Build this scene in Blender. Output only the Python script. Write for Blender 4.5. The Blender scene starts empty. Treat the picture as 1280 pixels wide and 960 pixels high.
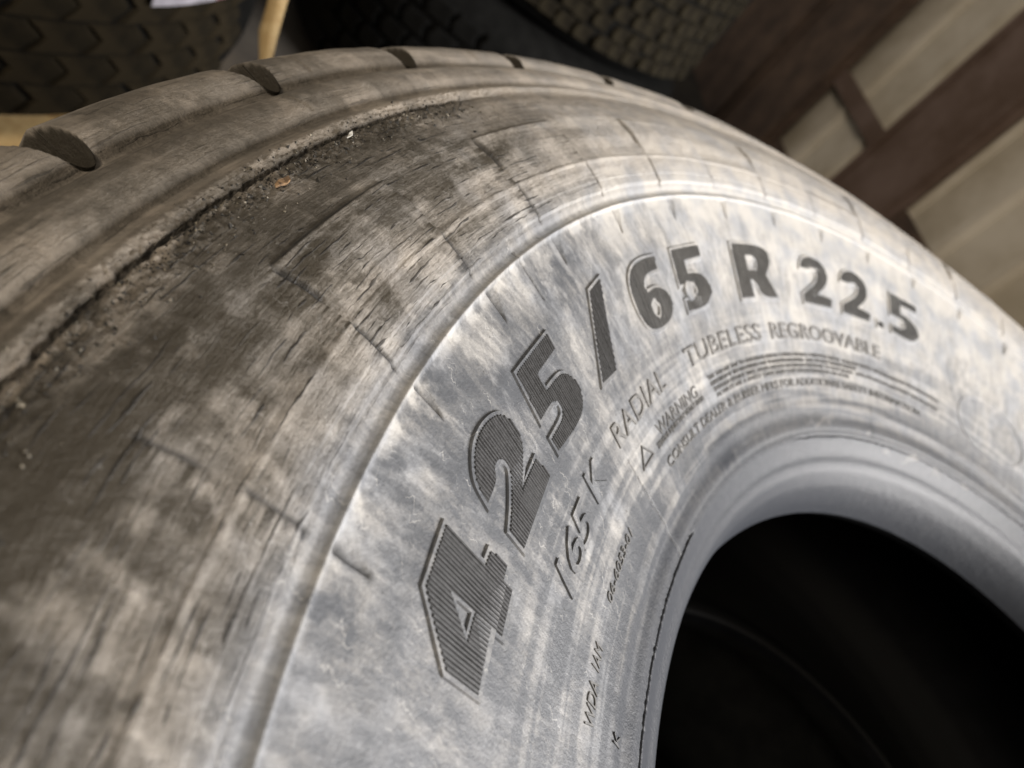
import bpy, bmesh, math, random
import numpy as np
from mathutils import Vector, Matrix
from mathutils.geometry import tessellate_polygon

S = bpy.context.scene
C = S.collection
R_ = math.radians
random.seed(7)

# ------------------------------------------------------------------ camera
cd = bpy.data.cameras.new('camera')
cam = bpy.data.objects.new('camera', cd)
C.objects.link(cam)
CAM = Vector((0.47303808, 0.0, 0.21011855))
right = Vector((-0.83708037, -0.00991036, 0.54699017))
down = Vector((-0.36616021, 0.75302006, -0.54670604))
fwd = Vector((-0.40647652, -0.65792292, -0.63396709))
m = Matrix((right, -down, -fwd)).transposed().to_4x4()
m.translation = CAM
cam.matrix_world = m
cd.sensor_width = 36.0
cd.lens = 36.0 * 940.306 / 1280.0
cd.clip_start = 0.01
cd.clip_end = 200.0
cd.dof.use_dof = True
cd.dof.focus_distance = 0.236
cd.dof.aperture_fstop = 10.0
S.camera = cam

# ------------------------------------------------------------------ world and lamps (inside a shed, light from a door opening)
w = bpy.data.worlds.new('World')
S.world = w
w.use_nodes = True
bg = w.node_tree.nodes['Background']
bg.inputs[0].default_value = (1.0, 0.93, 0.84, 1)
bg.inputs[1].default_value = 0.26


def area(name, loc, target, sx, sy, power, col):
    l = bpy.data.lights.new(name, 'AREA')
    l.shape = 'RECTANGLE'
    l.size, l.size_y, l.energy, l.color = sx, sy, power, col
    o = bpy.data.objects.new(name, l)
    C.objects.link(o)
    o.location = loc
    o.rotation_euler = (Vector(target) - Vector(loc)).to_track_quat('-Z', 'Y').to_euler()
    return o


area('door_light', (-3.0, 0.9, 1.55), (0, -0.2, 0), 2.2, 1.8, 465, (1.0, 0.97, 0.95))
area('fill_light', (2.6, 1.4, 2.3), (0.3, -0.5, 0), 1.2, 1.0, 80, (1.0, 0.88, 0.72))  # added warm fill lamp for the wall and the shoulder

S.view_settings.view_transform = 'Standard'
S.view_settings.look = 'None'
S.view_settings.exposure = 0.0
S.view_settings.gamma = 1.0
S.cycles.max_bounces = 6


# ------------------------------------------------------------------ node helpers
class NT:
    def __init__(s, name):
        s.m = bpy.data.materials.new(name)
        s.m.use_nodes = True
        s.t = s.m.node_tree
        s.b = s.t.nodes['Principled BSDF']

    def n(s, typ, **kw):
        nd = s.t.nodes.new(typ)
        for k, v in kw.items():
            if k.startswith('i_'):
                nd.inputs[k[2:].replace('_', ' ')].default_value = v
            else:
                setattr(nd, k, v)
        return nd

    def l(s, a, b):
        s.t.links.new(a, b)

    def put(s, sock, v):
        if hasattr(v, 'node'):
            s.l(v, sock)
        else:
            sock.default_value = v

    def math(s, op, a, b=0.0, c=0.0, clamp=False):
        nd = s.n('ShaderNodeMath', operation=op, use_clamp=clamp)
        for i, v in enumerate((a, b, c)):
            s.put(nd.inputs[i], v)
        return nd.outputs[0]

    def mix(s, f, a, b):
        nd = s.n('ShaderNodeMix', data_type='RGBA')
        s.put(nd.inputs[0], f)
        for i, v in ((6, a), (7, b)):
            s.put(nd.inputs[i], v if hasattr(v, 'node') else (*v, 1) if len(v) == 3 else v)
        return nd.outputs[2]

    def ramp(s, f, lo, hi):
        nd = s.n('ShaderNodeMapRange', interpolation_type='SMOOTHSTEP')
        s.put(nd.inputs[0], f)
        nd.inputs[1].default_value, nd.inputs[2].default_value = lo, hi
        return nd.outputs[0]

    def noise(s, vec, scale, detail=3.0, rough=0.55):
        nd = s.n('ShaderNodeTexNoise')
        nd.inputs['Scale'].default_value = scale
        nd.inputs['Detail'].default_value = detail
        nd.inputs['Roughness'].default_value = rough
        if vec is not None:
            s.l(vec, nd.inputs['Vector'])
        return nd.outputs['Fac']

    def attr(s, name):
        return s.n('ShaderNodeAttribute', attribute_name=name)

    def vscale(s, vec, sc):
        nd = s.n('ShaderNodeVectorMath', operation='MULTIPLY')
        s.l(vec, nd.inputs[0])
        nd.inputs[1].default_value = sc
        return nd.outputs[0]

    def bump(s, h, strength, dist, prev=None):
        nd = s.n('ShaderNodeBump')
        nd.inputs['Strength'].default_value = strength
        nd.inputs['Distance'].default_value = dist
        s.l(h, nd.inputs['Height'])
        if prev is not None:
            s.l(prev, nd.inputs['Normal'])
        return nd.outputs[0]


def rubber_material():
    """Worn tyre rubber under dust. Mesh attributes: dust (dust cover, thinned where shade is painted), brown (weathered
    rubber), crack (how cracked), puv (metres along the circumference, metres along the radius)."""
    g = NT('worn_rubber')
    dust, brown, crack = g.attr('dust').outputs['Fac'], g.attr('brown').outputs['Fac'], g.attr('crack').outputs['Fac']
    puv = g.attr('puv').outputs['Vector']
    obj = g.n('ShaderNodeTexCoord').outputs['Object']
    fine = g.noise(obj, 900, 4, 0.7)
    mid = g.noise(obj, 190, 4, 0.65)
    rad = g.noise(g.vscale(puv, (420, 70, 1)), 1.0, 3, 0.6)      # brushed across, streaks run along the radius
    circ = g.noise(g.vscale(puv, (160, 1100, 1)), 1.0, 4, 0.7)     # fibres along the circumference
    d = g.math('ADD', dust, g.math('MULTIPLY', g.math('SUBTRACT', fine, 0.5), 0.34))
    d = g.math('ADD', d, g.math('MULTIPLY', g.math('SUBTRACT', mid, 0.5), 0.34))
    d = g.math('ADD', d, g.math('MULTIPLY', g.math('SUBTRACT', rad, 0.5), 0.22))
    d = g.math('ADD', d, g.math('MULTIPLY', g.math('MULTIPLY', g.math('SUBTRACT', circ, 0.5), 0.55), crack))
    sm = g.noise(g.vscale(puv, (230, 60, 1)), 1.0, 5, 0.62)
    side = g.math('SUBTRACT', 1.0, brown, clamp=True)
    d = g.math('ADD', d, g.math('MULTIPLY', g.math('MULTIPLY', g.math('SUBTRACT', g.ramp(sm, 0.47, 0.56), 0.45), 0.09), side))
    bare = g.ramp(g.n('ShaderNodeSeparateXYZ').outputs[1], .305, .34)
    rim = bare.node
    g.l(puv, rim.inputs[0].links[0].from_node.inputs[0])
    d = g.math('ADD', dust, g.math('MULTIPLY', g.math('SUBTRACT', d, dust), g.math('ADD', 0.3, g.math('MULTIPLY', bare, 0.7))))
    d = g.ramp(d, 0.0, 1.0)
    fleck = g.ramp(g.noise(obj, 620, 2, 0.6), 0.70, 0.76)
    d = g.math('ADD', d, g.math('MULTIPLY', fleck, 0.16), clamp=True)
    clean = g.mix(g.ramp(brown, 0.0, 0.55), (0.072, 0.076, 0.084), (0.040, 0.033, 0.023))
    pale = g.mix(brown, (0.425, 0.408, 0.382), (0.322, 0.275, 0.222))
    tint = g.mix(g.ramp(g.noise(obj, 55, 2), 0.35, 0.7), pale, g.mix(brown, (0.305, 0.312, 0.325), (0.255, 0.223, 0.184)))
    clean = g.mix(bare, (0.026, 0.029, 0.036), clean)
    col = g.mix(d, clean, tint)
    # dry cracks along the circumference
    sep = g.n('ShaderNodeSeparateXYZ')
    g.l(puv, sep.inputs[0])
    wob = g.noise(g.vscale(puv, (60, 260, 1)), 1.0, 3)
    ph = g.math('ADD', g.math('MULTIPLY', sep.outputs[1], 400), g.math('MULTIPLY', wob, 1.5))
    tri = g.math('ABSOLUTE', g.math('SUBTRACT', g.math('FRACT', ph), 0.5))
    cell = g.math('FLOOR', ph)
    along = g.n('ShaderNodeCombineXYZ')
    g.l(g.math('MULTIPLY', sep.outputs[0], 75), along.inputs[0])
    g.l(g.math('MULTIPLY', cell, 3.7), along.inputs[1])
    gate = g.ramp(g.noise(along.outputs[0], 1.0, 2), 0.46, 0.60)
    line = g.math('SUBTRACT', 1.0, g.ramp(g.math('DIVIDE', tri, g.math('ADD', gate, 0.001)), 0.05, 0.14))
    where = g.ramp(g.noise(g.vscale(puv, (30, 60, 1)), 1.0, 2), 0.40, 0.55)
    line = g.math('MULTIPLY', g.math('MULTIPLY', line, where), crack, clamp=True)
    col = g.mix(g.math('MULTIPLY', line, 0.9), col, (0.012, 0.010, 0.008))
    # thin pale scratches brushed across the sidewall
    ph2 = g.math('ADD', g.math('ADD', g.math('MULTIPLY', sep.outputs[0], 330), g.math('MULTIPLY', sep.outputs[1], 150)), g.math('MULTIPLY', wob, 5.0))
    t2 = g.math('ABSOLUTE', g.math('SUBTRACT', g.math('FRACT', ph2), 0.5))
    al2 = g.n('ShaderNodeCombineXYZ')
    g.l(g.math('MULTIPLY', sep.outputs[1], 90), al2.inputs[0])
    g.l(g.math('MULTIPLY', g.math('FLOOR', ph2), 2.9), al2.inputs[1])
    g2 = g.ramp(g.noise(al2.outputs[0], 1.0, 2), 0.56, 0.70)
    scr = g.math('SUBTRACT', 1.0, g.ramp(g.math('DIVIDE', t2, g.math('ADD', g2, 0.001)), 0.04, 0.13))
    scr = g.math('MULTIPLY', g.math('MULTIPLY', scr, side), bare, clamp=True)
    col = g.mix(g.math('MULTIPLY', scr, 0.45), col, (0.42, 0.41, 0.39))
    pit = g.ramp(g.noise(obj, 430, 2, 0.6), 0.72, 0.77)
    col = g.mix(g.math('MULTIPLY', pit, 0.55), col, (0.02, 0.019, 0.018))
    col = g.mix(g.attr('gap').outputs['Fac'], col, (0.013, 0.012, 0.011))
    g.l(col, g.b.inputs['Base Color'])
    rough = g.math('ADD', g.math('ADD', 0.46, g.math('SUBTRACT', 0.0, g.math('MULTIPLY', bare, 0.01))), g.math('MULTIPLY', d, 0.28))
    rough = g.math('ADD', rough, g.math('MULTIPLY', brown, 0.12), clamp=True)
    g.l(rough, g.b.inputs['Roughness'])
    g.l(g.math('ADD', 0.22, g.math('MULTIPLY', bare, 0.14)), g.b.inputs['Specular IOR Level'])
    h = g.math('ADD', g.math('MULTIPLY', fine, 0.6), g.math('ADD', g.math('MULTIPLY', mid, 0.8), g.math('MULTIPLY', d, 0.5)))
    b = g.bump(h, 0.6, 0.0012)
    g.l(g.math('ADD', 0.36, g.math('MULTIPLY', brown, 0.22)), b.node.inputs['Strength'])
    hc = g.math('SUBTRACT', g.math('MULTIPLY', g.math('ADD', circ, mid), crack), g.math('MULTIPLY', line, 1.2))
    b = g.bump(hc, 0.55, 0.0009, b)
    g.l(b, g.b.inputs['Normal'])
    return g.m


def plain(name, col, rough=0.6, var=0.25, scale=60, col2=None, bump=0.3, spec=0.5):
    g = NT(name)
    obj = g.n('ShaderNodeTexCoord').outputs['Object']
    f = g.noise(obj, scale, 5, 0.65)
    c2 = col2 or tuple(c * (1 - var) * 0.6 for c in col)
    g.l(g.mix(g.ramp(f, 0.3, 0.7), c2, col), g.b.inputs['Base Color'])
    g.b.inputs['Roughness'].default_value = rough
    g.b.inputs['Specular IOR Level'].default_value = spec
    g.l(g.bump(g.noise(obj, scale * 4, 4, 0.7), bump, 0.002), g.b.inputs['Normal'])
    return g.m


RUBBER = rubber_material()
HATCH = plain('dark_rubber', (0.036, 0.036, 0.037), 0.5, 0.3, 500, bump=0.2)
FLOOR = plain('groove_rubber', (0.016, 0.016, 0.017), 0.6, 0.3, 500, bump=0.1)
SMALL = plain('letter_rubber', (0.115, 0.112, 0.108), 0.6, 0.3, 500, bump=0.1)
DUSTY = plain('dusty_dark_rubber', (0.10, 0.10, 0.098), 0.55, 0.5, 120, (0.045, 0.045, 0.046), bump=0.2)
FAR = plain('greyed_rubber', (0.075, 0.074, 0.073), 0.55, 0.4, 90, (0.04, 0.04, 0.04), bump=0.2)
MEDIUM = plain('scuffed_letter_rubber', (0.195, 0.19, 0.183), 0.6, 0.3, 300, bump=0.1)
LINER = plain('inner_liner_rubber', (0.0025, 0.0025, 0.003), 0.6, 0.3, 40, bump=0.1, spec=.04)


def paint_sheen(mat, col):
    # soft sheen on the faces that look up, painted into the colour
    t = mat.node_tree
    bs = t.nodes['Principled BSDF']
    old = bs.inputs['Base Color'].links[0].from_socket
    ge = t.nodes.new('ShaderNodeNewGeometry')
    sx = t.nodes.new('ShaderNodeSeparateXYZ')
    t.links.new(ge.outputs['Normal'], sx.inputs[0])
    mr = t.nodes.new('ShaderNodeMapRange')
    mr.interpolation_type = 'SMOOTHSTEP'
    mr.inputs[1].default_value, mr.inputs[2].default_value = .35, .95
    t.links.new(sx.outputs[2], mr.inputs[0])
    mx = t.nodes.new('ShaderNodeMix')
    mx.data_type = 'RGBA'
    mx.inputs[7].default_value = (*col, 1)
    t.links.new(mr.outputs[0], mx.inputs[0])
    t.links.new(old, mx.inputs[6])
    t.links.new(mx.outputs[2], bs.inputs['Base Color'])


paint_sheen(LINER, (0.009, 0.009, 0.009))
BLACK = plain('black_rubber', (0.005, 0.005, 0.0047), 0.85, 0.3, 30, spec=.08)
MUDDY = plain('dusty_tread_rubber', (0.021, 0.016, 0.009), 0.95, 0.4, 12, (0.007, 0.006, 0.004), spec=.08)
MUDDY2 = plain('dry_mud_tread_rubber', (0.021, 0.0175, 0.011), 0.95, 0.4, 14, (0.006, 0.005, 0.0038), spec=.06)


# ------------------------------------------------------------------ numpy noise
_rng = np.random.default_rng(11)
_P = _rng.random((256, 256))


def vn(x, y):
    xi, yi = np.floor(x).astype(int), np.floor(y).astype(int)
    fx, fy = x - xi, y - yi
    fx, fy = fx * fx * (3 - 2 * fx), fy * fy * (3 - 2 * fy)
    a, b = _P[xi & 255, yi & 255], _P[(xi + 1) & 255, yi & 255]
    c, d = _P[xi & 255, (yi + 1) & 255], _P[(xi + 1) & 255, (yi + 1) & 255]
    return (a * (1 - fx) + b * fx) * (1 - fy) + (c * (1 - fx) + d * fx) * fy


def fbm(x, y, o=4, g=0.55):
    s, a, t = 0, 1.0, 0
    for i in range(o):
        s = s + a * vn(x * 2 ** i + 17.3 * i, y * 2 ** i + 5.1 * i)
        t += a
        a *= g
    return s / t


def sst(a, b, x):
    t = np.clip((x - a) / (b - a), 0, 1)
    return t * t * (3 - 2 * t)


def gau(x, s):
    return np.exp(-(x / s) ** 2)


# ------------------------------------------------------------------ the tyre's section (radius, height); axis along z
PR = np.array([(.2715, -.036), (.2735, -.026), (.278, -.013), (.284, -.003), (.288, .0003), (.2914, .0018), (.3005, .0099), (.32, .0185),
               (.345, .0288), (.3774, .042), (.409, .055), (.4335, .0618), (.452, .066), (.47, .068), (.485, .0665),
               (.50, .0625), (.507, .060), (.52, .0575), (.53, .0535), (.542, .0485), (.55, .0455), (.56, .0405), (.5645, .036)])
_rt = np.arange(.2715, .5646, .0001)
_zt = np.interp(_rt, PR[:, 0], PR[:, 1])
_k = np.exp(-(np.arange(-45, 46) / 15.0) ** 2)
_k /= _k.sum()
_zs = np.convolve(np.pad(_zt, 45, mode='reflect', reflect_type='odd'), _k, mode='valid')


def zp(R):
    return np.interp(R, _rt, _zs)


ZMID = -.13
TICK0, TICKD = -10.92, -7.55     # radial mould marks repeat every 7.55 degrees
NOTCH0, NOTCHD = -19.7, -9.25    # scallops in the shoulder


def relief(az, R):
    """height of the moulded and worn relief over the smooth section, metres"""
    u = np.radians(az) * .42
    h = .0010 * gau(R - .4335, .0008) - .0008 * gau(R - .4370, .0020)
    k = (az - TICK0) / TICKD
    fk = (k - np.floor(k)) * -TICKD                     # degrees past the last mark
    wd = np.clip((R - .4205) / .0125, 0, 1) * 1.1 + 1e-6
    h = h - .0017 * np.clip(1 - fk / wd, 0, 1) * (R > .4207) * (1 - sst(.4325, .4335, R))
    # raised blocks outside the rib
    odd = (np.floor(k) % 2)
    e = sst(0, .12, fk) * (1 - sst(-TICKD - .12, -TICKD, fk))
    blk = odd * e * sst(.4405, .4415, R) * (1 - sst(.4812, .4824, R)) * .0009 * (1 - sst(-16, -12, az)) * 1.25
    zone = sst(.4405, .4425, R) * (1 - sst(.4562, .4640, R)) * .0010 + .0005 * gau(R - .4562, .0012)
    h = h + np.maximum(blk, zone)
    sipe = np.minimum(fk, -TICKD - fk)
    h = h - .0010 * gau(sipe, .075) * (sst(.438, .4415, R) * (1 - sst(.455, .458, R)) + sst(.464, .468, R) * (1 - sst(.4795, .482, R)))
    # mould joint line
    h = h - .0007 * gau(az + 29.85, .07) * (R > .416) * (R < .437)
    h = h - .0008 * gau(az + 30.13 - (R - .33) * 12.9, .085) * (R > .302) * (R < .349)
    # rings near the rim line
    ca = sst(-34.5, -33.0, az) + .55 * sst(-58, -64, az)
    jig = (fbm(u * 400, R * 0, 2) - .5) * .0011
    h = h - .0018 * gau(R + jig - .3012, .00055) * ca
    h = h + .0005 * np.sin((R - .302) / .0022) * sst(.303, .306, R) * (1 - sst(.316, .322, R))
    # crumbled edge along the shoulder
    cm = sst(-42, -33, az) * (.6 + .4 * fbm(u * 90, 3.3 + u * 0, 2))
    h = h - .0026 * gau(R + jig * 1.3 - .5062, .0008) * cm
    h = h + .0012 * (fbm(u * 900, R * 900, 2) - .5) * gau(R - .5035, .006) * sst(-38, -30, az) * 2
    h = h + .0010 * gau(R - .5115, .003) - .0030 * gau(R - .5172, .0036) + .0010 * gau(R - .529, .006) \
        - .0040 * gau(R - .5400, .0036) + .0016 * gau(R - .5535, .007)
    h = h + .0011 * (fbm(u * 1100 + 5, R * 1100, 2) - .5) * gau(R - .5090, .0025) * sst(-46, -36, az)
    # sipes in the shoulder
    for a, r0, r1 in ((-28.2, .521, .538), (-31.6, .545, .57), (-12.4, .522, .538), (-44.0, .545, .57)):
        h = h - .0012 * gau(az - a, .06) * (R > r0) * (R < r1)
    h = h + .0011 * (fbm(u * 32, R * 32 + 9, 3) - .5) * sst(.31, .34, R)
    h = h + .0005 * (fbm(u * 180, R * 180 + 4, 3) - .5) * sst(.43, .45, R)
    return h


# blotches of dust, scuffs and painted glints (+) and of bare or oily rubber (-): azimuth, radius, half width along / across (mm), turn, amount
BLOTS = [
    (-80.0, .2985, 9, 2.2, 0, .7), (-85.0, .2982, 12, 2.4, 0, .75), (-91.0, .2978, 9, 1.8, 0, .6), (-76.0, .3040, 4, 2.0, 0, .4), (-66.0, .309, 30, 2.0, 0, .25), (-97, .2970, 8, 1.5, 0, .5),  # white scuffs and painted specular glints along the rim line
    (-19.5, 0.4263, 6.4, 6.1, 0, -0.45), (-15.2, 0.429, 3.7, 4.9, 0, -0.4), (-13.5, 0.4317, 2.8, 3.7, 0, -0.35), (-9.3, 0.4299, 3.4, 7.1, 0, -0.4), (-8.7, 0.4236, 3.3, 2.9, 0, -0.3),
    (-23.6, 0.4074, 10.8, 8.2, 0, -0.28), (-17.2, 0.405, 14.1, 5.6, 0, -0.25), (-17.5, 0.3903, 12.2, 5.8, 0, -0.22), (-11.1, 0.3686, 8.9, 16.9, 0, -0.22), (-14.3, 0.3509, 12.4, 9.4, 0, -0.12),
    (-14.7, 0.3164, 8.3, 6.2, 0, -0.28), (-22.7, 0.3786, 9.2, 5.3, 0, -0.22), (-33.0, 0.4226, 16.0, 6.0, 0, -0.25), (-35.8, 0.4269, 15.9, 7.2, 0, -0.2), (-50.1, 0.4278, 20.6, 6.3, 0, -0.3),
    (-57.9, 0.4161, 19.5, 8.3, 0, -0.25), (-61.3, 0.3899, 33.3, 13.3, 0, -0.28), (-50.0, 0.3915, 19.0, 7.1, 0, -0.15), (-78.2, 0.4189, 18.7, 9.6, 0, -0.25), (-82.5, 0.3487, 30.7, 7.4, 0, -0.18),
    (-44.4, 0.3145, 23.8, 8.3, 0, -0.25), (-56.2, 0.3235, 17.8, 7.4, 0, -0.25), (-93.8, 0.3739, 18.9, 14.3, 0, -0.2), (-13.2, 0.4243, 7.2, 11.0, -12, 0.3), (-15.5, 0.4175, 4.5, 10.3, -10, 0.25),
    (-11.5, 0.4262, 4.0, 9.0, -10, 0.22), (-24.1, 0.4264, 13.1, 12.4, -10, 0.28), (-28.4, 0.4244, 13.4, 12.3, -10, 0.28), (-22.5, 0.4331, 4.7, 2.4, 0, 0.5), (-23.9, 0.4173, 7.0, 11.3, -12, 0.2),
    (-7.2, 0.4165, 6.9, 12.5, -8, 0.22), (-7.6, 0.4012, 4.1, 11.4, 0, 0.12), (-31.8, 0.347, 25.9, 13.3, 0, 0.42), (-33.5, 0.3229, 16.0, 9.0, 0, 0.3), (-44.8, 0.3465, 48.0, 12.1, 0, 0.36),
    (-24.8, 0.356, 6.9, 5.7, 0, 0.4), (-17.2, 0.3572, 7.8, 3.8, 0, 0.42), (-21.5, 0.3509, 8.5, 2.4, 0, 0.35), (-17.3, 0.3709, 2.8, 4.9, 0, 0.25), (-25.1, 0.342, 11.9, 6.5, 0, 0.25),
    (-62.5, 0.3518, 79.3, 7.0, 0, 0.2), (-30.9, 0.3949, 9.3, 14.8, -8, 0.22), (-30.0, 0.3673, 8.7, 9.8, 0, 0.25), (-24.4, 0.4459, 10.2, 4.2, 0, 0.28), (-23.0, 0.4569, 8.5, 3.5, 0, 0.25),
    (-32.1, 0.4477, 18.2, 5.1, 0, 0.28), (-26.1, 0.4679, 8.7, 3.7, 0, 0.25), (-18.4, 0.4498, 5.2, 2.6, 0, 0.2), (-27.4, 0.4493, 11.7, 3.3, 0, 0.2), (-30.8, 0.4838, 21.5, 4.9, 0, -0.35),
    (-33.1, 0.4704, 18.2, 4.5, 0, -0.35), (-29.1, 0.4973, 13.8, 3.4, 0, -0.25), (-20.4, 0.4649, 8.2, 3.7, 0, -0.32), (-19.9, 0.4749, 8.6, 3.6, 0, -0.35), (-20.7, 0.4571, 7.5, 2.7, 0, -0.3),
    (-21.3, 0.4801, 5.0, 2.1, 0, -0.2), (-28.7, 0.4665, 13.3, 4.7, 0, -0.2), (-14.3, 0.4892, 4.3, 4.5, 0, -0.4), (-9.7, 0.4938, 11.3, 11.4, 0, -0.42), (-9.0, 0.4805, 8.5, 9.9, 0, -0.36),
    (-7.5, 0.4865, 6.4, 8.9, 0, -0.4), (-11.7, 0.4694, 4.7, 5.8, 0, -0.34), (-11.3, 0.4845, 6.5, 5.4, 0, -0.3), (-5.2, 0.4632, 2.3, 8.8, 0, -0.36), (-8.2, 0.4682, 4.7, 8.3, 0, -0.3),
    (-12.2, 0.4922, 9.2, 4.4, 0, -0.25), (-11.6, 0.5008, 8.6, 3.5, 0, -0.3), (-9.6, 0.4649, 2.8, 7.2, 0, -0.25), (-13.5, 0.5059, 7.3, 1.9, 0, -0.2), (-12.5, 0.4568, 6.6, 12.4, 0, 0.22),
    (-10.0, 0.4589, 1.7, 7.5, 0, 0.3), (-7.2, 0.4574, 1.4, 10.1, 0, 0.3), (-4.5, 0.4556, 1.2, 7.4, 0, 0.28), (-6.3, 0.4756, 3.0, 7.3, 0, 0.18), (-16.5, 0.5019, 4.8, 2.6, 0, 0.15),
    (-9.8, 0.4427, 5.6, 12.0, 0, 0.1), (-21.2, 0.505, 10.2, 1.3, 0, 0.3), (-16.9, 0.5039, 9.2, 1.3, 0, 0.25), (-14.2, 0.5041, 7.7, 1.2, 0, 0.22), (-11.7, 0.5044, 5.6, 1.1, 0, 0.2),
]


def paint(az, R):
    u, v = np.radians(az) * .42, R
    wx, wy = (fbm(u * 80, v * 80, 5, .65) - .5) * .024, (fbm(u * 80 + 50, v * 80 + 20, 5, .65) - .5) * .024
    uw, vw = u + wx, v + wy
    far = sst(-22, -62, az)
    d = np.interp(R, [.272, .298, .304, .34, .37, .41, .4325, .4340, .436, .442, .453, .4565, .461, .475, .498, .505, .512, .53, .56],
                  [.00, .02, .12, .26, .25, .24, .36, .56, .42, .44, .42, .50, .37, .37, .38, .40, .53, .51, .53])
    d = d + far * np.interp(R, [.30, .36, .41, .44, .5, .56], [.05, .36, .60, .66, .62, .30])
    k = (az - TICK0) / TICKD
    fk = (k - np.floor(k)) * -TICKD
    sipe = np.minimum(fk, -TICKD - fk)
    wob = .5 + fbm(u * 700, R * 700, 2)
    ends = sst(.438, .4415, R) * (1 - sst(.455, .458, R)) + sst(.464, .468, R) * (1 - sst(.4795, .482, R))
    gap = 1.0 * gau(sipe / wob, .085) * ends * (.45 + .55 * (1 - far))
    # torn fibres along the low side of each moulded line
    back = np.where(-TICKD - fk < 1.6, -TICKD - fk, 9.)
    d = d - .55 * np.exp(-back / .6) * sst(.55, .7, vn(R * 1050 + np.floor(k) * 5.3, u * 60)) * sst(.438, .442, R) * (1 - sst(.478, .484, R)) * (1 - far)
    tk = np.clip((R - .4205) / .0125, 0, 1)
    gap = gap + .85 * gau((fk - .04) / (wob + .3), .11 + .15 * tk) * sst(.4200, .4225, R) * (1 - sst(.4322, .4332, R)) * (1 - .5 * far)
    gap = gap + .8 * gau((R - .4819) / wob, .0006) * (np.floor(k) % 2) * (az < -14) * (1 - far)
    gap = gap + .8 * gau(az + 29.85 + .1 * (wob - 1), .055) * (R > .416) * (R < .437) + .9 * gau(az + 30.13 - (R - .33) * 12.9 + .15 * (wob - 1), .075) * (R > .302) * (R < .349)
    gap = gap + .8 * gau(az + 76.8 + .2 * (wob - 1), .12) * sst(.301, .303, R) * (1 - sst(.320, .325, R))
    jig = (fbm(u * 400, R * 0, 2) - .5) * .0011
    gap = gap + .9 * gau(R + jig - .3012, .0005) * (sst(-34.5, -33.0, az) + .4 * sst(-58, -64, az)) + .8 * gau(R + jig * 1.3 - .5062, .0007) * sst(-42, -33, az)
    d = d + .42 * gau(R - .4312, .0022) * sst(.42, .6, fbm(u * 160, v * 160 + 3, 3)) * sst(-8, -14, az)
    patch = sst(.50, .60, fbm(uw * 42, vw * 42, 4))
    streak = sst(.48, .66, fbm(uw * 120 + 7, vw * 26, 4))
    thin = sst(.46, .68, fbm(uw * 210 + R * 45 + 7, R * 24 + u * 9, 4, .6))
    thin2 = sst(.45, .7, fbm(u * 420 - R * 160, R * 60 + u * 30 + 11, 3, .6))
    side = sst(.31, .35, R) * (1 - sst(.430, .434, R))
    out = sst(.436, .445, R)
    d = d + side * (.05 * (patch - .35) + .07 * (streak - .4) + (.14 * (thin - .4) + .09 * (thin2 - .4)) * (.35 + .65 * sst(.355, .38, R)))
    patch2 = sst(.47, .62, fbm(u * 60 + 31, v * 60, 4))
    d = d + out * .20 * (patch2 - .5) * (1 - .6 * far)
    arc = sst(.45, .65, fbm(u * 14 + 3, v * 200 + 11, 3))
    arc2 = sst(.42, .62, fbm(u * 11 + 9, R * 330 + 2, 4, .6))
    d = d + .18 * (arc - .5) * out + .22 * (arc2 - .5) * (1 - sst(.355, .385, R)) * sst(.303, .32, R)
    rough_ = fbm(u * 260 + 3, v * 120 + 8, 4, .65)
    for a, r, sa, sr, rot, amt in BLOTS:
        x, y = np.radians(az - a) * .42 - wx * .6, R - r - wy * .6
        c, s = math.cos(R_(rot)), math.sin(R_(rot))
        q = ((x * c + y * s) / (sa * .001)) ** 2 + ((-x * s + y * c) / (sr * .001)) ** 2
        k_ = (1 - sst(.15, 1.35, q + 1.1 * (rough_ - .5)))
        d = d + amt * k_ * (.55 if r < .434 else .66)
    d = d - .15 * sst(-17, -9, az + 6 * wx / .008) * sst(.458, .470, R + wy * .7) * (1 - sst(.500, .506, R))  # cast shadow over the near side, painted as thinner dust
    brown = (.65 * sst(.431, .460, R) + .35 * sst(.475, .505, R)) * (1 - .40 * far)
    crack = sst(.437, .443, R) * (1 - sst(.505, .512, R)) * (1 - .85 * sst(-30, -48, az)) + .5 * sst(.51, .52, R) * (1 - far)
    return np.clip(d, 0, 1), np.clip(brown, 0, 1), np.clip(crack, 0, 1), np.clip(gap, 0, 1)


def set_attrs(me, az, R, bare=None):
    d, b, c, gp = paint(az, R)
    if bare is not None:                                # dust taken off the scallop walls to paint the shade inside
        d = d * (1 - bare) + .02 * bare
    for nm, arr in (('dust', d), ('brown', b), ('crack', c), ('gap', gp)):
        me.attributes.new(nm, 'FLOAT', 'POINT').data.foreach_set('value', arr.astype(np.float32).ravel())
    p = np.stack([np.radians(az) * .42, R, R * 0], -1).astype(np.float32)
    me.attributes.new('puv', 'FLOAT_VECTOR', 'POINT').data.foreach_set('vector', p.ravel())


def link(name, me, mat, parent=None):
    o = bpy.data.objects.new(name, me)
    C.objects.link(o)
    if mat is not None and not me.materials:
        me.materials.append(mat)
    if parent is not None:
        o.parent = parent
    return o


def thing(name, label, cat, loc=(0, 0, 0), group=None):
    o = bpy.data.objects.new(name, None)
    C.objects.link(o)
    o.location = loc
    o.empty_display_size = .1
    o['label'], o['category'] = label, cat
    if group:
        o['group'] = group
    return o


def tag(o, label, cat, group=None):
    o['label'], o['category'] = label, cat
    if group:
        o['group'] = group
    return o


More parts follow.
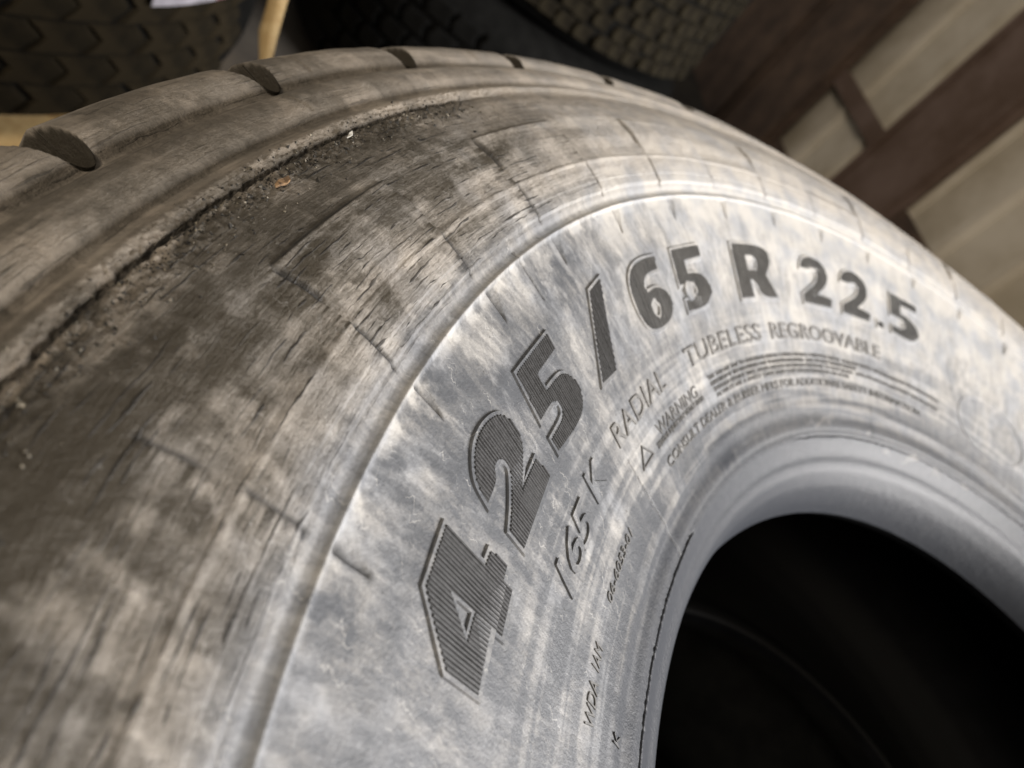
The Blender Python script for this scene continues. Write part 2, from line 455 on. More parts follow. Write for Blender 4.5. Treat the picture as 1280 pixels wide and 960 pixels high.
def grid_mesh(name, X, Y, Z, closed=False, smooth=True):
    n, k = X.shape
    co = np.stack([X, Y, Z], -1).reshape(-1, 3).astype(np.float32)
    me = bpy.data.meshes.new(name)
    me.vertices.add(n * k)
    me.vertices.foreach_set('co', co.ravel())
    i = np.arange(n if closed else n - 1)[:, None]
    j = np.arange(k - 1)[None]
    i2 = (i + 1) % n
    q = np.stack([i * k + j, i * k + j + 1, i2 * k + j + 1, i2 * k + j], -1).reshape(-1)
    nf = len(q) // 4
    me.loops.add(nf * 4)
    me.loops.foreach_set('vertex_index', q.astype(np.int32))
    me.polygons.add(nf)
    me.polygons.foreach_set('loop_start', np.arange(0, nf * 4, 4, dtype=np.int32))
    me.polygons.foreach_set('use_smooth', np.full(nf, smooth))
    me.update(calc_edges=True)
    return me


AZ = -np.concatenate([np.arange(-40, 15, .14), np.arange(15, 50, .06), np.arange(50, 112, .14), np.arange(112, 320, 2.0)])

tyre = thing('truck_tyre', 'worn dusty truck tyre lying in front, sidewall marked 425/65 R 22.5', 'tyre')


def ring(name, Rs, zs, mat, dense=True, rel=True, notch=False):
    az = AZ if dense else -np.arange(0, 360, 3.0)
    A, RR = np.meshgrid(az, Rs, indexing='ij')
    Z = np.broadcast_to(zs, A.shape).copy()
    if rel:
        # relief pushes along the section's normal
        dr, dz = np.gradient(Rs), np.gradient(zs)
        ln = np.hypot(dr, dz)
        nr, nz = -dz / ln, dr / ln
        h = relief(A, np.minimum(RR, .566)) * np.clip(nz, .0, 1)[None]
        P = RR + h * nr[None] * .5
        Z = Z + h
    else:
        P = RR.copy()
    if notch:
        k = (A - NOTCH0) / NOTCHD
        f = np.abs(k - np.round(k)) * -NOTCHD
        lim = .5392 + .0125 * (f / .70) ** 2.6
        bare = sst(lim - .0002, lim + .0015, P)
        P = np.minimum(P, lim)
    a = np.radians(A)
    me = grid_mesh(name, P * np.cos(a), P * np.sin(a), Z, closed=True)
    if mat is RUBBER:
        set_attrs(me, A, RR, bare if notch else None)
    return link(name, me, mat, tyre)


def sp(*seg):
    return np.unique(np.concatenate([np.arange(a, b, s) for a, b, s in seg]))


Rb = np.append(sp((.2715, .3005, .0007)), .3005)
ring('bead', Rb, zp(Rb), RUBBER)
Rs = np.append(sp((.3005, .304, .0003), (.304, .428, .0007), (.428, .446, .0003), (.446, .455, .0004), (.455, .460, .0003), (.460, .484, .0004), (.484, .5065, .0006)), .5066)
Rs = np.append(Rs[:-1], .507)
ring('sidewall', Rs, zp(Rs), RUBBER)
Rh = np.append(sp((.507, .539, .0005), (.539, .5645, .0002)), .5645)
zh = zp(Rh)
tail = np.array([(.5662, .0335), (.5672, .030), (.568, .025), (.5685, .018), (.569, .008), (.5692, -.004), (.5695, -.02)])
ring('shoulder_rib', np.append(Rh, tail[:, 0]), np.append(zh, tail[:, 1]), RUBBER, notch=True)
# tread face with three circumferential grooves, then the far half of the casing
zt = np.linspace(-.02, 2 * ZMID + .02, 121)
rt = .5695 + .004 * (1 - ((zt - ZMID) / .11) ** 2)
for c in (-.06, -.13, -.20):
    rt = rt - .014 * (np.abs(zt - c) < .006)
rt[0] = rt[-1] = .5695
ring('tread', rt, zt, MUDDY, dense=False, rel=False)
Rl = np.append(np.append(Rb, Rs[1::6]), .5645)
low_r = np.concatenate([tail[::-1, 0], np.sort(np.unique(Rl))[::-1]])
low_z = 2 * ZMID - np.concatenate([tail[::-1, 1], zp(np.sort(np.unique(Rl))[::-1])])
ring('lower_sidewall', low_r, low_z, BLACK, dense=False, rel=False)
il = np.array([(.2715, -.036), (.276, -.046), (.288, -.040), (.31, -.022), (.35, -.002), (.40, .022), (.45, .040), (.49, .040), (.52, .020), (.54, -.02), (.548, -.07)])
il_s = np.concatenate([il, [(.549, ZMID)], np.stack([il[::-1, 0], 2 * ZMID - il[::-1, 1]], 1)])
t = np.linspace(0, len(il_s) - 1, 70)
ir, iz = np.interp(t, np.arange(len(il_s)), il_s[:, 0]), np.interp(t, np.arange(len(il_s)), il_s[:, 1])
ring('inner_liner', ir[::-1].copy(), iz[::-1].copy(), LINER, dense=False, rel=False)

# ------------------------------------------------------------------ raised lettering on the sidewall
GL = {
    '4': [(-14.53, 0.4065), (-14.62, 0.3896), (-15.40, 0.3893), (-15.53, 0.3819), (-14.75, 0.3816), (-14.69, 0.3774), (-12.57, 0.3771), (-12.54, 0.3816), (-9.75, 0.3813), (-9.73, 0.3933), (-11.84, 0.4064)],
    '4h': [(-12.48, 0.3986), (-12.59, 0.3885), (-11.23, 0.3888)],
    '2': [(-17.1, 0.3959), (-17.35, 0.4021), (-18.0, 0.4056), (-18.84, 0.408), (-19.86, 0.4083), (-20.88, 0.4066), (-21.47, 0.4039), (-21.77, 0.3988), (-21.61, 0.3939), (-21.1, 0.3909), (-19.54, 0.3858), (-21.73, 0.3856), (-21.90, 0.3776), (-17.02, 0.3775), (-17.04, 0.3847), (-18.08, 0.387), (-19.22, 0.3908), (-19.62, 0.3927), (-19.71, 0.3955), (-19.54, 0.3979), (-19.12, 0.399), (-18.75, 0.3981), (-18.42, 0.3958)],
    '5': [(-28.18, 0.4070), (-28.24, 0.4012), (-25.64, 0.401), (-25.49, 0.3944), (-27.0, 0.3940), (-27.6, 0.3932), (-28.15, 0.3912), (-28.57, 0.387), (-28.55, 0.3835), (-28.15, 0.3797), (-27.29, 0.3774), (-25.81, 0.377), (-23.65, 0.3788), (-23.73, 0.3833), (-25.43, 0.3832), (-25.94, 0.3849), (-26.0, 0.3885), (-25.56, 0.3904), (-24.89, 0.3907), (-23.77, 0.3907), (-24.13, 0.4073)],
    '/': [(-34.17, 0.407), (-35.83, 0.4085), (-33.13, 0.3765), (-31.08, 0.3774)],
    '6': [(-43.52, 0.4062), (-41.77, 0.4071), (-40.24, 0.4062), (-39.31, 0.4026), (-38.87, 0.3967), (-38.83, 0.3895), (-39.12, 0.3822), (-39.86, 0.3780), (-41.35, 0.3768), (-42.87, 0.3781), (-43.69, 0.3827), (-43.74, 0.3877), (-43.12, 0.3918), (-42.03, 0.3937), (-40.93, 0.3933), (-40.75, 0.3962), (-41.17, 0.3996), (-42.05, 0.4008), (-43.31, 0.4007)],
    '6h': [(-41.43, 0.3899), (-40.76, 0.3880), (-40.71, 0.3837), (-41.24, 0.3808), (-41.86, 0.3823), (-42.02, 0.3863)],
    '5b': [(-46.1, 0.4064), (-50.07, 0.4064), (-50.14, 0.401), (-47.57, 0.4005), (-47.47, 0.3942), (-49.25, 0.3932), (-50.26, 0.3888), (-50.36, 0.3826), (-49.26, 0.3779), (-47.6, 0.3768), (-45.9, 0.3777), (-45.95, 0.3825), (-47.73, 0.3825), (-48.35, 0.3853), (-48.15, 0.3889), (-47.41, 0.3901), (-45.78, 0.3902)],
    'R': [(-55.4, 0.4062), (-60.12, 0.4056), (-61.04, 0.4020), (-61.0, 0.3953), (-60.04, 0.3895), (-61.43, 0.3773), (-59.00, 0.3770), (-57.84, 0.3869), (-57.22, 0.3868), (-57.27, 0.3773), (-55.07, 0.3771)],
    'Rh': [(-57.28, 0.4000), (-58.52, 0.4000), (-59.02, 0.3969), (-58.73, 0.3918), (-57.18, 0.3918)],
    '2b': [(-67.57, 0.3975), (-66.41, 0.3980), (-66.78, 0.4032), (-68.18, 0.4060), (-69.61, 0.4052), (-70.73, 0.4008), (-70.92, 0.3944), (-70.31, 0.3893), (-68.75, 0.3835), (-71.29, 0.3828), (-71.09, 0.3773), (-66.24, 0.3771), (-66.24, 0.3815), (-69.0, 0.3905), (-69.24, 0.3963), (-68.62, 0.3996)],
    '2c': [(-74.32, 0.3970), (-73.27, 0.3975), (-73.53, 0.4024), (-74.71, 0.4059), (-75.99, 0.4060), (-77.43, 0.4029), (-77.82, 0.3958), (-77.37, 0.3899), (-75.88, 0.3835), (-78.09, 0.3826), (-77.87, 0.3773), (-73.30, 0.3772), (-73.28, 0.3822), (-75.93, 0.3904), (-76.29, 0.3965), (-75.61, 0.3998)],
    '.': [(-79.45, 0.3806), (-80.46, 0.3806), (-80.46, 0.377), (-79.45, 0.377)],
    '5c': [(-82.0, 0.4052), (-86.39, 0.4052), (-86.37, 0.4005), (-83.72, 0.4000), (-83.62, 0.3938), (-85.12, 0.3931), (-86.58, 0.3890), (-86.79, 0.3834), (-85.84, 0.3781), (-84.15, 0.3771), (-82.1, 0.3781), (-82.2, 0.3826), (-83.9, 0.3826), (-84.6, 0.3855), (-84.42, 0.3884), (-83.6, 0.3901), (-81.94, 0.3901)],
}
KR = R_(1) * .392


def to_xy(p):
    return np.array([(-a * KR, r) for a, r in p])


def ccw(p):
    x, y = p[:, 0], p[:, 1]
    return p if (x * np.roll(y, -1) - np.roll(x, -1) * y).sum() > 0 else p[::-1]


def round_off(p, n=2):
    for _ in range(n):
        out = []
        k = len(p)
        for i in range(k):
            a, b, c = p[i - 1], p[i], p[(i + 1) % k]
            t = math.acos(max(-1, min(1, (b - a) @ (c - b) / (np.linalg.norm(b - a) * np.linalg.norm(c - b)))))
            if t < R_(58):
                out += [b * .75 + a * .25, b * .75 + c * .25]
            else:
                out.append(b)
        p = np.array(out)
    return p


def outset(p, d):
    out = []
    n = len(p)
    for i in range(n):
        a, b, c = p[i - 1], p[i], p[(i + 1) % n]
        e1, e2 = (b - a) / np.linalg.norm(b - a), (c - b) / np.linalg.norm(c - b)
        n1, n2 = np.array([e1[1], -e1[0]]), np.array([e2[1], -e2[0]])
        mm = n1 + n2
        mm = mm / max(np.linalg.norm(mm), 1e-6)
        out.append(b + mm * d / max(mm @ n1, .45))
    return np.array(out)


def wrap(xy, h):
    """sidewall coordinates (m along the text, radius, height) to the tyre's space"""
    xy = np.asarray(xy)
    a = -xy[:, 0] / .392
    r = xy[:, 1]
    base = relief(np.degrees(a), r) if len(r) else 0
    z = zp(r) + np.asarray(h) + np.where((r < .43), base, 0)
    return np.stack([r * np.cos(a), r * np.sin(a), z], 1), np.degrees(a), r


def prism(name, loops, h0, h1, mat, parent, bev=.0004):
    """raised plate: the loops (outer, holes) at height h1, sloping walls down to h0"""
    co, hh, faces = [], [], []
    base = [outset(ccw(l), bev) if i == 0 else outset(ccw(l), -bev) for i, l in enumerate(loops)]
    tops = [ccw(l) for l in loops]
    off = 0
    tv = []
    for b, tp in zip(base, tops):
        n = len(b)
        co += list(b) + list(tp)
        hh += [h0] * n + [h1] * n
        hole = len(tv) > 0
        for i in range(n):
            j = (i + 1) % n
            f = (off + i, off + j, off + n + j, off + n + i)
            faces.append(f[::-1] if hole else f)
        tv.append(list(range(off + n, off + 2 * n)))
        off += 2 * n
    flat = [i for l in tv for i in l]
    for tri in tessellate_polygon([[Vector((co[i][0], co[i][1], 0)) for i in l] for l in tv]):
        a, b, c = (flat[i] for i in tri)
        if np.cross(np.array(co[b]) - co[a], np.array(co[c]) - co[a]) < 0:
            b, c = c, b
        faces.append((a, b, c))
    P, az, r = wrap(co, np.array(hh))
    me = bpy.data.meshes.new(name)
    me.from_pydata(P.tolist(), [], faces)
    if mat is RUBBER:
        set_attrs(me, az, r)
    return link(name, me, mat, parent)


def spans(loops, x):
    ys = []
    for l in loops:
        for a, b in zip(l, np.roll(l, -1, 0)):
            if (a[0] <= x) != (b[0] <= x):
                ys.append(a[1] + (b[1] - a[1]) * (x - a[0]) / (b[0] - a[0]))
    ys.sort()
    return list(zip(ys[::2], ys[1::2]))


def hatching(loops, parent, h, pitch=.00128, mats=None):
    """fine radial ridges over the face of a numeral"""
    co, hh, faces = [], [], []
    x0, x1 = loops[0][:, 0].min(), loops[0][:, 0].max()
    nst = int((x1 - x0) / pitch)
    rd = random.Random(int(x0 * 1e5))
    for i in range(nst):
        x = x0 + (i + .5) * (x1 - x0) / nst
        for y0, y1 in spans(loops, x):
            if y1 - y0 < .0006:
                continue
            o = len(co)
            wb, wt = pitch * .40, pitch * .20
            top = h + .00055 * rd.uniform(.75, 1.1)
            for (xx, yy, z) in ((-wb, y0, h), (wb, y0, h), (wb, y1, h), (-wb, y1, h), (-wt, y0 + .0002, top), (wt, y0 + .0002, top), (wt, y1 - .0002, top), (-wt, y1 - .0002, top)):
                co.append((x + xx, yy))
                hh.append(z)
            faces += [(o, o + 1, o + 5, o + 4), (o + 1, o + 2, o + 6, o + 5), (o + 2, o + 3, o + 7, o + 6), (o + 3, o, o + 4, o + 7), (o + 4, o + 5, o + 6, o + 7)]
    # the dark floor the ridges stand on
    flat = [p for l in loops for p in l]
    nfl = len(faces)
    o = len(co)
    co += [tuple(p) for p in flat]
    hh += [h + .00006] * len(flat)
    for tri in tessellate_polygon([[Vector((p[0], p[1], 0)) for p in l] for l in loops]):
        a, b, c = tri
        if np.cross(flat[b] - flat[a], flat[c] - flat[a]) < 0:
            b, c = c, b
        faces.append((o + a, o + b, o + c))
    P, az, r = wrap(co, np.array(hh))
    me = bpy.data.meshes.new('hatching')
    me.from_pydata(P.tolist(), [], faces)
    for mt in mats or (HATCH, FLOOR):
        me.materials.append(mt)
    nf = len(faces)
    mi = np.zeros(nf, np.int32)
    mi[nfl:] = 1
    me.polygons.foreach_set('material_index', mi)
    return link('hatching', me, None, parent)


for key, nm, lab in (('4', 'numeral', 'raised hatched numeral 4'), ('2', 'numeral', 'raised hatched numeral 2 of 425'), ('5', 'numeral', 'raised hatched numeral 5 of 425'),
                     ('/', 'slash', 'raised hatched slash'), ('6', 'numeral', 'raised hatched numeral 6 of 65'), ('5b', 'numeral', 'raised hatched numeral 5 of 65'),
                     ('R', 'letter', 'raised hatched letter R'), ('2b', 'numeral', 'first raised numeral 2 of 22.5'), ('2c', 'numeral', 'second raised numeral 2 of 22.5'),
                     ('.', 'decimal_point', 'raised decimal point'), ('5c', 'numeral', 'last raised numeral 5, pale with dust')):
    soft = round_off if key in ('2', '5', '6', '5b', 'R', '2b', '2c', '5c') else (lambda q: q)
    lo = [soft(ccw(to_xy(GL[key])))]
    if key + 'h' in GL:
        lo.append(soft(ccw(to_xy(GL[key + 'h']))))
    pl = [outset(lo[0], .0013)] + [outset(l, -.0011) for l in lo[1:]]
    o = prism(nm, pl, -.0004, .0009, RUBBER, tyre)
    o['label'] = lab
    hatching(lo, o, .0009, mats=(DUSTY, HATCH) if key == '5c' else (FAR, FLOOR) if key in ('6', '5b', 'R', '2b', '2c') else None)


def font_line(body, shear=0, thick=0.0):
    cu = bpy.data.curves.new('t', 'FONT')
    cu.body = body
    cu.shear = shear
    cu.offset = thick
    cu.resolution_u = 3
    o = bpy.data.objects.new('t', cu)
    me = o.to_mesh()
    n = len(me.vertices)
    co = np.zeros(n * 3)
    me.vertices.foreach_get('co', co)
    fs = [tuple(p.vertices) for p in me.polygons]
    co = co.reshape(-1, 3)
    o.to_mesh_clear()
    bpy.data.objects.remove(o)
    bpy.data.curves.remove(cu)
    return co, fs


_h, _ = font_line('H')
CAP = _h[:, 1].max()
_hh, _ = font_line('HH')


def adv(c):
    a, _ = font_line('H' + c + 'H')
    return (a[:, 0].max() - _hh[:, 0].max())


def raise_faces(name, xy, fs, h, mat, parent):
    """extrude flat font faces into raised letters with walls"""
    bm = bmesh.new()
    vs = [bm.verts.new((x, y, 0)) for x, y in xy]
    for f in fs:
        try:
            bm.faces.new([vs[i] for i in f])
        except ValueError:
            pass
    bmesh.ops.remove_doubles(bm, verts=bm.verts, dist=1e-6)
    fl = list(bm.faces)
    for f in fl:
        if f.normal.z < 0 or (f.normal_update() or f.normal.z < 0):
            f.normal_flip()
    r = bmesh.ops.extrude_face_region(bm, geom=fl)
    for v in [e for e in r['geom'] if isinstance(e, bmesh.types.BMVert)]:
        v.co.z = 1.0
    bmesh.ops.delete(bm, geom=[f for f in bm.faces if all(v.co.z < .5 for v in f.verts)], context='FACES')
    me = bpy.data.meshes.new(name)
    bm.to_mesh(me)
    bm.free()
    n = len(me.vertices)
    co = np.zeros(n * 3)
    me.vertices.foreach_get('co', co)
    co = co.reshape(-1, 3)
    P, az, rr = wrap(co[:, :2], np.where(co[:, 2] > .5, h, -.0003))
    me.vertices.foreach_set('co', P.astype(np.float32).ravel())
    me.update()
    if mat is RUBBER:
        set_attrs(me, az, rr)
    return link(name, me, mat, parent)


def text(body, r0, cap, a0, a1, h, mat=RUBBER, shear=0, thick=0.0, single=False, name='letter', wide=1.0):
    """lettering from azimuth a0 to a1, foot of the letters on radius r0"""
    tot = font_line(body, shear, thick)[0]
    x0, x1 = tot[:, 0].min(), tot[:, 0].max()
    sx = (-a1 + a0) * KR / (x1 - x0)
    sy = cap / CAP

    def put(co):
        X = -a0 * KR + (co[:, 0] - x0) * sx
        return np.stack([X, r0 + co[:, 1] * sy], 1)
    if single:
        co, fs = font_line(body, shear, thick)
        return raise_faces(name, put(co), fs, h, mat, tyre)
    x = 0
    for c in body:
        if c != ' ':
            co, fs = font_line(c, shear, thick)
            cx = (co[:, 0].min() + co[:, 0].max()) / 2
            co[:, 0] = (co[:, 0] - cx) * wide + cx + x
            o = raise_faces('numeral' if c.isdigit() else name, put(co), fs, h, mat, tyre)
        x += adv(c)


text('165', .3510, .0112, -17.7, -22.9, .0008, shear=.18, thick=0, wide=1.3)
text('K', .3530, .0112, -24.3, -26.4, .0008, shear=.05, thick=0)
text('RADIAL', .3547, .0085, -29.6, -38.9, .0007, MEDIUM, thick=0)
text('TUBELESS', .3547, .0085, -43.0, -57.0, .0007, MEDIUM, thick=0)
text('REGROOVABLE', .3549, .0085, -59.0, -79.6, .0007, MEDIUM, thick=0)
text('WARNING', .3418, .0052, -35.0, -42.9, .0005, SMALL, thick=-.005, single=True, name='lettering')
text('06-6053-01', .3316, .0031, -20.0, -25.9, .0005, SMALL, shear=.15, single=True, name='lettering')
text('WDA', .3302, .0046, -12.3, -14.9, .0005, SMALL, shear=.1, single=True, name='lettering')
text('1AM', .3310, .0040, -15.5, -17.0, .0005, SMALL, shear=.1, single=True, name='lettering')
text('K', .3150, .0040, -12.7, -13.4, .0006, HATCH, single=True, name='lettering')
text('SERIOUS INJURY MAY RESULT FROM', .3388, .0021, -34.2, -43.6, .0005, SMALL, single=True, name='lettering')
for i, (s, a0, a1) in enumerate((('TIRE FAILURE DUE TO UNDERINFLATION / OVERLOADING / MISAPPLICATION   FOLLOW SAFETY INFORMATION IN OWNERS MANUAL', -45.4, -90.6),
                                 ('EXPLOSION OF TIRE / RIM ASSEMBLY DUE TO IMPROPER MOUNTING  ONLY SPECIALLY TRAINED PERSONS', -45.7, -74.5),
                                 ('SHOULD MOUNT TIRES  NEVER EXCEED MAXIMUM PRESSURE TO SEAT BEADS   DEFLATE BEFORE REMOVING TIRE FROM RIM', -45.9, -90.5),
                                 ('ALWAYS USE A SAFETY CAGE AND CLIP ON EXTENSION AIR HOSE', -46.1, -73.0))):
    text(s, .3450 - i * .0030, .0019, a0, a1, .0005, SMALL, single=True, name='lettering')
text('CONSULT DEALER & RUBBER MFRS FOR ADDITIONAL SAFETY INFORMATION', .3286, .0040, -34.6, -87.0, .0005, SMALL, single=True, name='lettering')
# warning triangle and the faint oval emblem outline
tri = to_xy([(-31.0, .3395), (-33.3, .3395), (-32.1, .3470)])
prism('warning_triangle', [tri, outset(ccw(tri), -.0007)], -.0003, .0006, SMALL, tyre, bev=.0001)
ang = np.linspace(0, 2 * np.pi, 41)[:-1]
ov = np.stack([-(-100.5 + 6.2 * np.cos(ang)) * KR, .350 + .0215 * np.sin(ang)], 1)
e = prism('oval_emblem', [ccw(ov), outset(ccw(ov), -.0012)], -.0003, .0004, RUBBER, tyre, bev=.0003)
# small plug moulded over the counter of the 5
ang = np.linspace(0, 2 * np.pi, 25)[:-1]
pg = np.stack([46.85 * KR + .0042 * np.cos(ang), .3862 + .0046 * np.sin(ang)], 1)
prism('mould_plug', [pg], -.0003, .0018, RUBBER, tyre, bev=.0005)

# ------------------------------------------------------------------ crumbs of rubber and grit along the crumbled shoulder
def crumbs():
    rd = np.random.default_rng(4)
    n = 1700
    a = -rd.uniform(4, 37, n)
    r = .5030 + rd.normal(0, .0035, n) + (rd.random(n) < .25) * rd.uniform(-.012, .004, n)
    s = rd.lognormal(math.log(.00030), .5, n) * (1 + .6 * (rd.random(n) < .05))
    s = np.clip(s, .00014, .0009)
    z = zp(r) + relief(a, r)
    tet = np.array([(1, 0, -.4), (-.5, .87, -.4), (-.5, -.87, -.4), (0, 0, 1.0), (.3, .2, .7)])
    fc = np.array([(0, 1, 4), (1, 3, 4), (3, 0, 4), (1, 2, 3), (2, 0, 3)])
    co, fs = [], []
    for i in range(n):
        M = Matrix.Rotation(rd.uniform(0, 6.28), 3, Vector(rd.normal(size=3)).normalized())
        p = (tet * rd.uniform(.6, 1.4, (5, 1))) @ np.array(M).T * s[i]
        ar = math.radians(a[i])
        p = p + (r[i] * math.cos(ar), r[i] * math.sin(ar), z[i] + s[i] * .3)
        co.append(p)
        fs.append(fc + 5 * i)
    me = bpy.data.meshes.new('rubber_crumbs')
    me.from_pydata(np.concatenate(co).tolist(), [], np.concatenate(fs).tolist())
    g = NT('crumb_grit')
    rp = g.noise(g.n('ShaderNodeTexCoord').outputs['Object'], 700, 1)
    g.l(g.mix(g.ramp(rp, .50, .74), (0.015, 0.013, 0.010), (0.24, 0.21, 0.16)), g.b.inputs['Base Color'])
    g.b.inputs['Roughness'].default_value = .85
    o = link('rubber_crumbs', me, g.m)
    o['kind'] = 'stuff'
    o['label'], o['category'] = 'loose grey rubber crumbs and grit along the cracked shoulder edge', 'crumbs'


crumbs()


def at(az, R, up=0.0):
    a = R_(az)
    z = float(zp(R)) + float(relief(np.array([az]), np.array([R]))[0])
    return Vector((R * math.cos(a), R * math.sin(a), z + up))


def flake(name, az, R, pts, th, turn, tilt, mat, label, cat, up=.0006):
    """a little curled chip lying on the tyre; pts: outline in mm"""
    bm = bmesh.new()
    ring_t = [bm.verts.new((x * .001, y * .001, th + .00035 * math.sin(x * 1.3))) for x, y in pts]
    ring_b = [bm.verts.new((x * .00095, y * .00095, .00035 * math.sin(x * 1.3))) for x, y in pts]
    n = len(pts)
    bm.faces.new(ring_t)
    bm.faces.new(ring_b[::-1])
    for i in range(n):
        bm.faces.new((ring_b[i], ring_b[(i + 1) % n], ring_t[(i + 1) % n], ring_t[i]))
    bmesh.ops.triangulate(bm, faces=[f for f in bm.faces if len(f.verts) > 4])
    me = bpy.data.meshes.new(name)
    bm.to_mesh(me)
    bm.free()
    o = link(name, me, mat)
    o.location = at(az, R, up)
    o.rotation_euler = (R_(tilt), R_(tilt * .6), R_(turn))
    return tag(o, label, cat)


CHIP = plain('brown_bark', (0.30, 0.18, 0.085), .7, .5, 400, (0.06, 0.035, 0.018))
PALE = plain('pale_wood', (0.55, 0.40, 0.20), .6, .2, 90, (0.42, 0.28, 0.12))
WHITE = plain('pale_splinter', (0.6, 0.57, 0.5), .6, .2, 300)

# ------------------------------------------------------------------ the tyres stacked behind
def lathe_obj(name, prof, mat, parent, seg=96):
    prof = np.array(prof)
    A, Rr = np.meshgrid(np.radians(np.arange(0, 360, 360 / seg)), prof[:, 0], indexing='ij')
    Z = np.broadcast_to(prof[:, 1], A.shape)
    return link(name, grid_mesh(name, Rr * np.cos(A), Rr * np.sin(A), Z, closed=True), mat, parent)


def block_mesh(name, w, h, d, skew, mat, notch=.0):
    """one tread block: a chamfered slab of width w along the tread, height h across it, leaning by skew"""
    bm = bmesh.new()
    out = [(-.5, -.5), (-.1, -.5), (.5, -.5), (.5, 0), (.5, .5), (-.1, .5), (-.5, .5), (-.5, 0)]
    lo, hi = [], []
    for x, y in out:
        sx = x * w + skew * (abs(y) - .25) * w - notch * w * (abs(y) < .1)
        lo.append(bm.verts.new((0, sx * 1.06, y * h * 1.06)))
        hi.append(bm.verts.new((d, sx * .88, y * h * .88)))
    n = len(out)
    bm.faces.new(hi)
    for i in range(n):
        j = (i + 1) % n
        bm.faces.new((lo[i], lo[j], hi[j], hi[i]))
    bm.normal_update()
    me = bpy.data.meshes.new(name)
    bm.to_mesh(me)
    bm.free()
    me.materials.append(mat)
    return me


def stacked_tyre(label, loc, R, H, mat, rows, step, skew, a_lo, a_hi, tilt=(0, 0), group='spare tyres stacked behind', jit=.0, body=BLACK, depth=.014, fill=.82):
    t_ = thing('spare_tyre', label, 'tyre', loc, group)
    t_.rotation_euler = (R_(tilt[0]), R_(tilt[1]), 0)
    hz = H / 2
    half = [(R - .010, 0), (R - .010, hz * .66), (R - .016, hz * .80), (R - .035, hz * .93), (R - .07, hz), (R - .14, hz * .97), (R * .60, hz * .78), (R * .54, hz * .66), (R * .52, hz * .52), (R * .56, hz * .50), (R * .8, hz * .7), (R - .04, hz * .5), (R - .03, 0)]
    up = np.array(half)
    prof = np.concatenate([(up * (1, -1))[::-1][:-1], up])
    # rubber runs out over the tread face, through both sidewalls and back along the inside
    lathe_obj('casing', prof, body, t_)
    hh = H * .80 / rows
    me = block_mesh('tread_block', step * fill, hh * fill, depth, skew, mat)
    rd = random.Random(rows * 31 + int(R * 100))
    da = step / R
    n = int((a_hi - a_lo) / math.degrees(da))
    for r in range(rows):
        for i in range(n):
            a = R_(a_lo) + (i + .5 * (r % 2)) * da + rd.uniform(-jit, jit) * da
            z = (r + .5) * hh - H * .40 + rd.uniform(-jit, jit) * hh * .5
            o = bpy.data.objects.new('tread_block', me)
            C.objects.link(o)
            o.parent = t_
            rr = R - .0115
            o.location = (rr * math.cos(a), rr * math.sin(a), z)
            o.rotation_euler = (0, 0, a)
    return t_


TA = stacked_tyre('brown dusty tyre with wavy tread blocks, at the upper left beyond the worn tyre', (1.06, -1.23, -.36), .52, .40, MUDDY, 7, .066, -.6, 62, 178, jit=.05, depth=.007, fill=.90)
TC = stacked_tyre('mud caked tyre with small tread blocks, on top of the stack by the wall', (.03, -2.11, -.17), .50, .40, MUDDY2, 9, .046, .25, 50, 150, jit=.20, depth=.010, fill=.88)
TD = stacked_tyre('nearly black tyre in shadow, under the mud caked tyre', (.05, -2.08, -.5675), .515, .395, BLACK, 6, .07, .3, 40, 150, jit=.05)
TE = stacked_tyre('dark tyre lying under the big worn tyre', (0.02, -.01, -.548), .52, .435, BLACK, 1, .30, 0, 0, 360)


def label_patch():
    """white and pink paper label on the tread of the brown tyre"""
    A = np.radians(np.linspace(0, 1, 8) * 12.0)
    obs = []
    for nm, f0, f1, mat in (('paper_label', 0, .68, plain('white_paper', (0.42, 0.40, 0.45), .6, .12, 30)), ('pink_label_strip', .68, 1, plain('pink_paper', (0.36, 0.16, 0.21), .6, .12, 30))):
        aa = R_(144.5) + (f0 + (f1 - f0) * np.linspace(0, 1, 6)) * R_(17)
        zz = np.array([.012, .095])
        out = []
        for rr in (.5245, .5235):
            for z in zz:
                out.append(np.stack([rr * np.cos(aa), rr * np.sin(aa), aa * 0 + z], 1))
        n = 6
        co = np.concatenate(out)
        fs = []
        for i in range(n - 1):
            a, b, c, d = 0 * n + i, 1 * n + i, 2 * n + i, 3 * n + i
            fs += [(a, a + 1, b + 1, b), (c, d, d + 1, c + 1), (a, c, c + 1, a + 1), (b, b + 1, d + 1, d)]
        fs += [(0, n, 3 * n, 2 * n), (n - 1, 3 * n - 1, 4 * n - 1, 2 * n - 1)]
        me = bpy.data.meshes.new(nm)
        me.from_pydata(co.tolist(), [], fs)
        obs.append(link(nm, me, mat, TA))
    return obs


label_patch()


# ------------------------------------------------------------------ boxes
def box_me(name, x0, x1, y0, y1, z0, z1, bev=.004):
    bm = bmesh.new()
    bmesh.ops.create_cube(bm, size=1)
    for v in bm.verts:
        v.co = ((x0 + x1) / 2 + v.co.x * (x1 - x0), (y0 + y1) / 2 + v.co.y * (y1 - y0), (z0 + z1) / 2 + v.co.z * (z1 - z0))
    if bev:
        bmesh.ops.bevel(bm, geom=list(bm.edges), offset=bev, segments=2, affect='EDGES')
    me = bpy.data.meshes.new(name)
    bm.to_mesh(me)
    bm.free()
    return me


